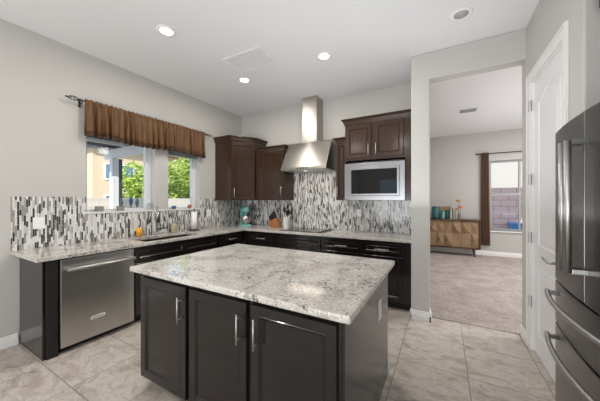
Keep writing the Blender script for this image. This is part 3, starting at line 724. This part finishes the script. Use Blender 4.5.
# stand mixer
M['aqua'] = mat('aqua_enamel', (.16, .44, .42), .18, coat=.6)
t = thing('stand_mixer', 'aqua stand mixer in the counter corner', 'mixer', (.335, -.29, CT), -.55)
def ell(c, r, n=16, k=10):
    mb = MB(); mb.lathe([(max(1e-4, math.sin(PI*i/k)), -math.cos(PI*i/k)) for i in range(k+1)], n=n)
    mb.v = [(c[0]+x*r[0], c[1]+y*r[1], c[2]+z*r[2]) for x, y, z in mb.v]; return mb
def rr(w, d, z, cx=0, n=20, e=.5):
    return [(cx+w*math.copysign(abs(math.cos(2*PI*i/n))**e, math.cos(2*PI*i/n)), d*math.copysign(abs(math.sin(2*PI*i/n))**e, math.sin(2*PI*i/n)), z) for i in range(n)]
MB().rings([rr(.15, .105, 0, .02), rr(.152, .107, .012, .02), rr(.145, .10, .03, .02), rr(.12, .09, .038, .02)]).build('base', M['aqua'], t, local=True)
MB().rings([rr(.06, .07, .035, -.07), rr(.052, .062, .10, -.075), rr(.052, .060, .18, -.078), rr(.065, .068, .25, -.065)]).build('column', M['aqua'], t, local=True)
hm = MB(); secs = [(-.155, .04, .035), (-.14, .066, .055), (-.07, .078, .07), (.03, .076, .072), (.11, .066, .066), (.15, .05, .052), (.168, .018, .022)]
hm.rings([[(x, a*math.cos(2*PI*i/20), .305+b*math.sin(2*PI*i/20)) for i in range(20)] for x, a, b in secs]); hm.sm = [True]*len(hm.f); hm.build('head', M['aqua'], t, local=True)
MB().rings([[(x, .0775*math.cos(q_), .302+.0125*math.sin(q_)*1) for q_ in [2*PI*i/12 for i in range(12)]] for x in (-.05, .03)]).build('band', M['bright'], t, local=True)
MB().lathe([(0, .04), (.055, .04), (.06, .055), (.088, .09), (.098, .15), (.100, .19), (.096, .19), (.093, .15), (.05, .06), (0, .06)], (.075, 0, 0), 28).build('bowl', M['steel'], t, local=True)
MB().lathe([(.016, .14), (.018, .20), (.022, .25)], (.075, 0, 0), 14).build('beater_shaft', M['bright'], t, local=True)
MB().tube([(-.02, .066, .30), (-.02, .085, .30)], .014, 12).build('knob', M['black'], t, local=True)

# knife block
M['acacia'] = wood_mat('light_block_wood', (.28, .11, .035), (.40, .17, .06), .4, .2)
t = thing('knife_block', 'slanted wooden knife block with black handled knives', 'knife block', (1.0, -.22, CT), 0)
pr = [(-.105, 0), (.105, 0), (.075, .155), (-.085, .105)]
MB().prism([(.115, 0), (-.075, 0), (-.115, .105), (.045, .175)], -.05, .05, lambda a, b, c: (a, c, b)).build('block', M['acacia'], t, local=True, bevel=.004)
dirv = Vector((-.40, 0, .92)).normalized(); alongv = Vector((.16, 0, .07)).normalized()
for i in range(3):
    for j in range(3):
        b0 = Vector((-.085+i*.047, -.03+j*.03, .118+i*.0205)); Lh = (.10, .115, .13)[i]
        kn = MB().tube([b0, b0+dirv*.02, b0+dirv*Lh*.6, b0+dirv*Lh], [.010, .0125, .0135, .011], 8)
        kn.build('knife_handle', M['black'], t, local=True)
# utensil crock
M['crock'] = mat('white_ceramic', (.80, .79, .77), .2, coat=.3)
t = thing('utensil_crock', 'white ceramic crock right of the knife block', 'crock', (1.272, -.27, CT))
MB().lathe([(0, 0), (.058, 0), (.064, .008), (.064, .195), (.067, .20), (.060, .20), (.058, .02), (0, .02)], (1.272, -.27, CT), 32).build('crock', M['crock'], t)
def utensil(name, label, tip, head, hr):
    b0 = Vector((1.272, -.27, CT+.022)); tip = Vector(tip); b0 = b0+Vector(((tip.x-1.272)*.35, (tip.y+.27)*.8, 0))
    t = thing(name, label, 'utensil', tuple(b0), group='utensils in the crock')
    MB().tube([b0, b0+(tip-b0)*.55, tip], [.005, .006, .007], 8).build('handle', M['black'], t)
    e = ell((0, 0, 0), hr); d_ = (tip-b0).normalized(); R_ = d_.to_track_quat('Z', 'Y').to_matrix()
    e.v = [tuple(tip+d_*hr[2]*.9+R_ @ Vector(v)) for v in e.v]; e.build('head', M['black'], t)
utensil('spatula', 'black spatula leaning left in the white crock', (1.222, -.26, CT+.27), 0, (.036, .008, .055))
utensil('ladle', 'tall black ladle in the white crock', (1.285, -.25, CT+.34), 0, (.042, .02, .048))
utensil('slotted_spoon', 'black slotted spoon leaning right in the white crock', (1.350, -.255, CT+.235), 0, (.044, .012, .062))
utensil('serving_spoon', 'wide black spoon in front of the white crock ladle', (1.315, -.31, CT+.225), 0, (.05, .014, .055))

# cooktop
t = thing('cooktop', 'black glass cooktop set in the counter below the hood', 'cooktop', (1.71, -.32, CT))
box(1.335, 2.085, -.575, -.075, CT+.0005, CT+.007).build('glass', M['blackglass'], t, bevel=.002)
M['ring'] = mat('burner_print', (.12, .12, .125), .2)
for (x, y, r) in ((1.50, -.44, .105), (1.50, -.19, .075), (1.82, -.45, .075), (1.82, -.20, .105)):
    MB().lathe([(r-.006, .0071), (r, .0071), (r, .0076), (r-.006, .0076)], (x, y, CT), 40).build('burner', M['ring'], t)
for i in range(4):
    MB().lathe([(.0, .0072), (.023, .0072), (.021, .028), (.017, .032), (0, .032)], (2.018, -.49+i*.115, CT), 18).build('knob', M['bright'], t)

# ------------------------------------------------------------------ the carpeted room
M['walnut'] = wood_mat('walnut_case', (.065, .030, .016), (.10, .048, .026), .4, .2)
M['facet'] = wood_mat('light_faceted_wood', (.26, .165, .095), (.33, .215, .125), .5, .05)
t = thing('sideboard', 'wooden sideboard with faceted geometric doors on splayed legs', 'sideboard', (3.72, 3.66, 0))
SX0, SX1, SY0, SY1 = 2.90, 4.435, 3.46, 3.88
sb_ = MB(); sb_.box(SX0, SX1, SY0-.012, SY1, .885, .918).box(SX0, SX1, SY0, SY1, .20, .225).box(SX0, SX0+.025, SY0, SY1, .225, .885).box(SX1-.025, SX1, SY0, SY1, .225, .885).box(SX0+.025, SX1-.025, SY0+.05, SY1, .225, .885)
sb_.build('case', M['walnut'], t, bevel=.002)
dw = (SX1-.025-SX0-.025)/4
for i in range(4):
    xa = SX0+.025+dw*i+.003; xb = xa+dw-.006; za, zb = .230, .880; nx, nz = 2, 2
    P = {}
    hts = [[0, .0, 0], [.0, .030, .004], [0, .006, 0]]
    pts = []; 
    cx, cz_ = (xa+xb)/2, (za+zb)/2; w2, h2 = (xb-xa)/2, (zb-za)/2; fl = -1 if i % 2 else 1
    def V(a, b, h): return (cx+a*fl*w2, SY0+.045-h*1.0, cz_+b*h2)
    vs = [V(-1,-1,.004), V(0,-1,.020), V(1,-1,.004), V(1,0,.020), V(1,1,.004), V(0,1,.020), V(-1,1,.004), V(-1,0,.020), V(-.15,.1,.004), V(.45,.35,.075), V(-.5,-.45,.07), V(.5,-.5,.008), V(-.5,.55,.03)]
    fs = [(0,1,10), (1,8,10), (8,7,10), (7,0,10), (1,2,11), (2,3,11), (3,8,11), (8,1,11), (3,4,9), (4,5,9), (5,8,9), (8,3,9), (5,6,12), (6,7,12), (7,8,12), (8,5,12)]
    bk = [V(-1,-1,-.02), V(1,-1,-.02), V(1,1,-.02), V(-1,1,-.02)]
    o = len(vs); vs += bk; fs += [(0,o,o+1,2,1), (2,o+1,o+2,4,3), (4,o+2,o+3,6,5), (6,o+3,o,0,7), (o,o+3,o+2,o+1)]
    MB().add(vs, fs).build('door', M['facet'], t)
for (x, y) in ((SX0+.14, SY0+.06), (SX1-.14, SY0+.06), (SX0+.14, SY1-.06), (SX1-.14, SY1-.06)):
    s_ = -1 if x < 3.6 else 1
    MB().tube([(x, y, .20), (x+s_*.035, y-.02, .009)], [.022, .013], 10).build('leg', M['walnut'], t)
M['teal'] = mat('teal_glaze', (.035, .15, .17), .2, coat=.5); M['aqua2'] = mat('aqua_glaze', (.16, .38, .37), .25, coat=.4); M['dteal'] = mat('dark_teal_glaze', (.015, .075, .075), .25, coat=.4)
SB = .9185
def vase(label, x, y, r, h, m):
    t = thing('vase', label, 'vase', (x, y, SB), group='vases on the sideboard')
    MB().lathe([(0, 0), (r*.85, 0), (r, h*.1), (r*1.02, h*.6), (r*.95, h*.9), (r*.88, h), (r*.8, h), (r*.85, h*.85), (r*.8, h*.1), (0, h*.1)], (x, y, SB), 28).build('body', m, t)
    MB().lathe([(r*.97, h*.88), (r*1.0, h*.90), (r*.93, h*.96)], (x, y, SB), 28).build('band', M['dteal'], t)
vase('largest teal glazed vase at the left of the sideboard', 3.475, 3.62, .095, .315, M['teal'])
vase('small pale aqua vase on the sideboard', 3.642, 3.56, .044, .215, M['aqua2'])
vase('small dark teal vase beside the pale aqua vase', 3.735, 3.60, .044, .225, M['dteal'])
M['tan'] = mat('tan_basket', (.34, .23, .13), .8)
t = thing('wooden_box', 'tan wooden box standing behind the small vases', 'box', (3.70, 3.77, SB))
box(3.56, 3.80, 3.72, 3.83, SB+.0005, SB+.29).build('body', M['tan'], t, bevel=.004)
box(3.555, 3.805, 3.715, 3.835, SB+.291, SB+.31).build('lid', M['tan'], t, bevel=.003)
bc = [(.10, .20, .16), (.55, .55, .48), (.05, .11, .09), (.40, .42, .32), (.32, .22, .14)]
bl = ['green book standing right of the dark teal vase', 'cream book second in the row of standing books', 'dark green book in the middle of the standing row', 'pale olive book next to the tan book', 'tan book at the right end of the standing row']
x = 3.790
M['page'] = mat('book_pages', (.75, .72, .64), .8)
for i in range(5):
    w = (.022, .026, .03, .022, .036)[i]; h = (.27, .26, .275, .255, .235)[i]
    t = thing('book', bl[i], 'book', (x+w/2, 3.62, SB), group='books on the sideboard')
    cv = MB().box(x, x+.003, 3.55, 3.70, SB+.0005, SB+h).box(x+w-.003, x+w, 3.55, 3.70, SB+.0005, SB+h).box(x+.003, x+w-.003, 3.55, 3.554, SB+.0005, SB+h)
    cv.build('cover', mat('book_cover_%d' % i, bc[i], .5), t); box(x+.003, x+w-.003, 3.554, 3.695, SB+.004, SB+h-.004).build('pages', M['page'], t)
    x += w+.002
t = thing('glass_jar', 'clear glass jar holding orange flowers on the sideboard', 'jar', (4.005, 3.62, SB))
MB().lathe([(0, .0005), (.034, .0005), (.036, .01), (.034, .14), (.030, .15), (.027, .14), (.030, .012), (0, .012)], (4.005, 3.62, SB), 24).build('jar', M['clear'], t)
M['orange'] = mat('orange_petal', (.62, .24, .10), .6); M['stem'] = mat('green_stem', (.07, .11, .03), .6)
def flower(label, p, r, fx_=0, fy_=0):
    t = thing('flower', label, 'flower', (4.005, 3.62, SB+.02), group='orange flowers in the jar'); p = Vector(p)
    MB().tube([(4.005+fx_, 3.62+fy_, SB+.02), (4.005+fx_*1.2, 3.62+fy_*1.2, SB+.16), tuple(p)], .004, 6).build('stem', M['stem'], t)
    fl = MB()
    for j in range(7):
        a = 2*PI*j/7; e = ell((p.x+math.cos(a)*r*.6, p.y+math.sin(a)*r*.6, p.z+.006), (r*.5, r*.5, r*.55), 8, 6); fl.add(e.v, e.f, True)
    fl.build('petals', M['orange'], t)
flower('upper orange flower in the glass jar', (3.985, 3.63, SB+.46), .05, -.002, .014); flower('lower orange flower in the glass jar', (4.035, 3.60, SB+.31), .052, .014, -.006)
flower('left orange flower in the glass jar', (3.965, 3.605, SB+.26), .045, -.014, -.006)

# drape and rod
t = thing('curtain', 'long brown drape left of the far window', 'curtain', (4.57, 3.83, 0))
mb = MB(); n = 60; rows = 14; vs = []
for k in range(rows+1):
    z = 2.585+(.27-2.585)*k/rows; wid = .155+.022*k/rows*(1+.5*k/rows)
    for i in range(n+1):
        u_ = i/n; vs.append((4.485+u_*wid, 3.83+.028*math.sin(u_*PI*9+.3*math.sin(k*.4)), z))
mb.add(vs, [(a*(n+1)+i, a*(n+1)+i+1, (a+1)*(n+1)+i+1, (a+1)*(n+1)+i) for a in range(rows) for i in range(n)], True)
o = mb.build('panel', M['drape'], t, fixn=False); o.modifiers.new('solid', 'SOLIDIFY').thickness = .004
t = thing('curtain_rod', 'thin dark rod above the far window carrying the long drape', 'curtain rod', (5.1, 3.83, 2.56), group='curtain rods')
MB().tube([(4.40, 3.83, 2.562), (6.0, 3.83, 2.562)], .011, 10).build('rod', M['iron'], t)
e = ell((4.385, 3.83, 2.562), (.022, .022, .022), 12, 8); e.build('finial', M['iron'], t)
for x in (4.45, 5.92): MB().tube([(x, 3.9, 2.562), (x, 3.83, 2.562)], .007, 8).build('bracket', M['iron'], t)

# ------------------------------------------------------------------ outdoors
def ground_mat():
    m = mat('gravel_ground', rough=.95); g = N(m)
    g.color(g.ramp(g.noise(g.coord(), 20, 5, .7), [(.35, (.38, .33, .27)), (.65, (.55, .49, .41))])); return m
struct(box(-40, 40, -40, 40, -.35, -.13).build('ground', ground_mat()), 'pale gravel yard', 'ground')
def block_mat(name, c, w=.40, h=.20, mort=.75, ms=.006):
    m = mat(name, c, .9, spec=.2); g = N(m)
    s = g.n('ShaderNodeSeparateXYZ'); g.l(g.coord(), s.inputs[0]); cb = g.n('ShaderNodeCombineXYZ')
    g.l(g.math('ADD', s.outputs[0], s.outputs[1]), cb.inputs[0]); g.l(s.outputs[2], cb.inputs[1])
    br = g.n('ShaderNodeTexBrick'); g.l(cb.outputs[0], br.inputs['Vector']); br.inputs['Scale'].default_value = 1
    br.inputs['Brick Width'].default_value = w; br.inputs['Row Height'].default_value = h; br.inputs['Mortar Size'].default_value = ms
    br.inputs['Color1'].default_value = C4(*c); br.inputs['Color2'].default_value = C4(*[x*.92 for x in c]); br.inputs['Mortar'].default_value = C4(*[x*mort for x in c])
    g.color(br.outputs['Color']); return m
def stucco(name, c):
    m = mat(name, c, .95, spec=.1); g = N(m); g.bump(g.noise(g.coord(), 40, 4), .3, .01); return m
tag(box(-5.2, -5.0, -9, 9, -.13, 1.46).build('block_wall', block_mat('cream_block', (.72, .67, .59))), 'pale block fence outside the kitchen windows', 'fence', 'block fences')
tag(box(1.0, 12, 6.5, 6.7, -.13, 1.80).build('block_wall', block_mat('mauve_block', (.68, .52, .52), mort=.55, ms=.012)), 'mauve block fence outside the far window', 'fence', 'block fences')
M['tan_stucco'] = stucco('tan_stucco', (.70, .56, .40)); M['cream_stucco'] = stucco('cream_stucco', (.52, .50, .47)); M['roof'] = mat('roof_tile', (.20, .13, .09), .9)
M['bluewin'] = mat('reflective_window', (.14, .26, .40), .06, spec=.9, coat=.5)
t = thing('house', 'two storey tan stucco house beyond the pergola', 'house', (-16, 7, -.13))
box(-21, -13, 2.66, 11, -.13, 4.35).build('wall', M['tan_stucco'], t)
MB().rings([[(-21.5, 2.2, 4.35), (-12.6, 2.2, 4.35), (-12.6, 11.4, 4.35), (-21.5, 11.4, 4.35)], [(-21.5, 2.2, 4.47), (-12.6, 2.2, 4.47), (-12.6, 11.4, 4.47), (-21.5, 11.4, 4.47)], [(-18, 5.5, 5.9), (-16, 5.5, 5.9), (-16, 8, 5.9), (-18, 8, 5.9)]]).build('roof', M['roof'], t)
for (ya, yb, za, zb) in ((3.28, 3.72, 2.62, 3.42), (4.02, 4.75, 2.45, 3.42), (3.28, 3.72, 1.0, 1.62), (5.6, 6.4, 2.45, 3.42)):
    wf_ = MB(); wf_.box(-13.0, -12.95, ya-.08, yb+.08, za-.08, za).box(-13.0, -12.95, ya-.08, yb+.08, zb, zb+.08).box(-13.0, -12.95, ya-.08, ya, za, zb).box(-13.0, -12.95, yb, yb+.08, za, zb)
    w_ = wf_.build('window', M['trim'], t); box(-13.0, -12.98, ya, yb, za, zb).build('pane', M['bluewin'], w_)
t = thing('house', 'sunlit cream neighbouring house above the mauve fence', 'house', (7, 12, -.13))
box(1, 14, 9.5, 15, -.13, 5.5).build('wall', M['cream_stucco'], t); box(.6, 14.4, 9.1, 15.4, 5.5, 5.7).build('roof', M['roof'], t)
M['bluebin'] = mat('blue_plastic', (.03, .22, .62), .4)
t = thing('storage_bin', 'blue plastic bin outside the far window', 'bin', (5.60, 6.2, -.13))
MB().rings([[(5.52, 6.02, -.13), (5.72, 6.02, -.13), (5.72, 6.38, -.13), (5.52, 6.38, -.13)], [(5.47, 5.98, .64), (5.77, 5.98, .64), (5.77, 6.42, .64), (5.47, 6.42, .64)]]).build('body', M['bluebin'], t)
box(5.45, 5.79, 5.95, 6.45, .641, .69).build('lid', M['bluebin'], t, bevel=.01)

# pergola
M['pergola'] = mat('white_pergola_paint', (.78, .78, .80), .6); M['slat'] = mat('weathered_slat', (.045, .043, .045), .8)  # all slats take one even dark colour
t = thing('pergola', 'white painted pergola outside the larger kitchen window', 'pergola', (-2.0, -2.5, -.13))
box(-3.57, -3.43, -.79, -.65, -.13, 2.44).build('post', M['pergola'], t)
box(-3.9, -.76, -.76, -.68, 2.441, 2.66).build('beam', M['pergola'], t)
for i in range(4):
    xr = -3.85+i*.9; box(xr, xr+.06, -1.62, -.50, 2.661, 2.735).build('rafter', M['pergola'], t)
sm_ = MB()
for i in range(6): sm_.box(-3.95, -.78, -1.58+i*.185, -1.58+i*.185+.165, 2.736, 2.76)
sm_.build('slats', M['slat'], t)
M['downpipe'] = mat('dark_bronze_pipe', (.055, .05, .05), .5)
t = thing('downspout', 'dark drain pipe beside the white pergola post', 'pipe', (-3.47, -.60, -.13))  # separate dark box built for the dark strip beside the post
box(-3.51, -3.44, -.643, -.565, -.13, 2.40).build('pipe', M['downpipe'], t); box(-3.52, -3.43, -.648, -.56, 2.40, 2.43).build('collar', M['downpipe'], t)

# ornaments outside
M['bluest'] = mat('slate_blue', (.10, .17, .28), .5); M['greyst'] = mat('grey_blue', (.20, .23, .28), .5)
def stake(y, zt, m, label, r=.032):
    t = thing('garden_ornament', label, 'garden ornament', (-.9, y, -.13), group='garden stakes')
    MB().tube([(-.9, y, -.13), (-.9, y, zt-.1)], .008, 8).build('stake', M['greyst'], t)
    MB().lathe([(0.001, -.16), (r*.7, -.11), (r, -.06), (r*.55, -.02), (.001, .02)], (-.9, y, zt), 16).build('bud', m, t)
stake(-1.685, 1.455, M['bluest'], 'blue bud shaped garden stake left of the window stile'); stake(-1.585, 1.43, M['greyst'], 'grey blue garden stake nearest the window stile'); stake(-1.83, 1.43, M['greyst'], 'grey garden stake left of the blue one', .026)

# trees
def leaf_mat(name, a, b):
    m = mat(name, a, .55, spec=.3); g = N(m); oi = g.n('ShaderNodeTexCoord')
    w = g.n('ShaderNodeTexWhiteNoise', noise_dimensions='3D')
    sn = g.n('ShaderNodeVectorMath', operation='SNAP'); g.l(oi.outputs['Object'], sn.inputs[0]); sn.inputs[1].default_value = (.12, .12, .12); g.l(sn.outputs[0], w.inputs['Vector'])
    g.color(g.ramp(w.outputs['Value'], [(0, a), (1, b)])); g.b.inputs['Subsurface Weight'].default_value = 0
    return m
M['leaf'] = leaf_mat('leaf_green', (.22, .36, .05), (.60, .72, .20)); M['bark'] = mat('bark', (.12, .08, .05), .9)
def tree(label, x, y, zc, rx, rz, seed, nl=2600, z0=-.13):
    rnd = random.Random(seed); t = thing('tree', label, 'tree', (x, y, z0), group='trees beyond the fence')
    MB().tube([(x, y, z0), (x+.05, y+.03, zc*.5), (x, y, zc)], [.10, .07, .03], 8).build('trunk', M['bark'], t)
    mb = MB()
    blobs = [(rnd.gauss(0, .45)*rx, rnd.gauss(0, .45)*rx, rnd.gauss(0, .45)*rz, rnd.uniform(.35, .6)) for _ in range(16)]
    for _ in range(nl):
        bx_, by_, bz_, br_ = rnd.choice(blobs)
        d = Vector((rnd.gauss(0, 1), rnd.gauss(0, 1), rnd.gauss(0, 1))).normalized()*rnd.uniform(.75, 1.0)
        c = Vector((x+bx_+d.x*br_*rx, y+by_+d.y*br_*rx, zc+bz_+d.z*br_*rz))
        if c.z < .25: continue
        a = Vector((rnd.gauss(0, 1), rnd.gauss(0, 1), rnd.gauss(0, .6))).normalized(); b = a.cross(Vector((rnd.gauss(0, 1), rnd.gauss(0, 1), rnd.gauss(0, 1)))).normalized()
        L = rnd.uniform(.055, .10); w_ = L*.42; up_ = a.cross(b)*L*.12
        mb.add([c-a*L, c+b*w_+up_, c+a*L, c-b*w_+up_], [(0, 1, 2), (0, 2, 3)])
    mb.build('crown', M['leaf'], t, fixn=False)
tree('bright green tree behind the fence, right of the pergola post', -6.6, 2.1, 2.05, .85, 1.15, 1, 7500)
tree('bright green tree behind the fence, filling the smaller window', -6.9, 4.75, 2.15, 1.05, 1.35, 4, 11000)
tree('tall green tree at the back of the yard, behind the pots of the smaller window', -9.6, 6.2, 2.4, 1.2, 1.5, 9, 6000)
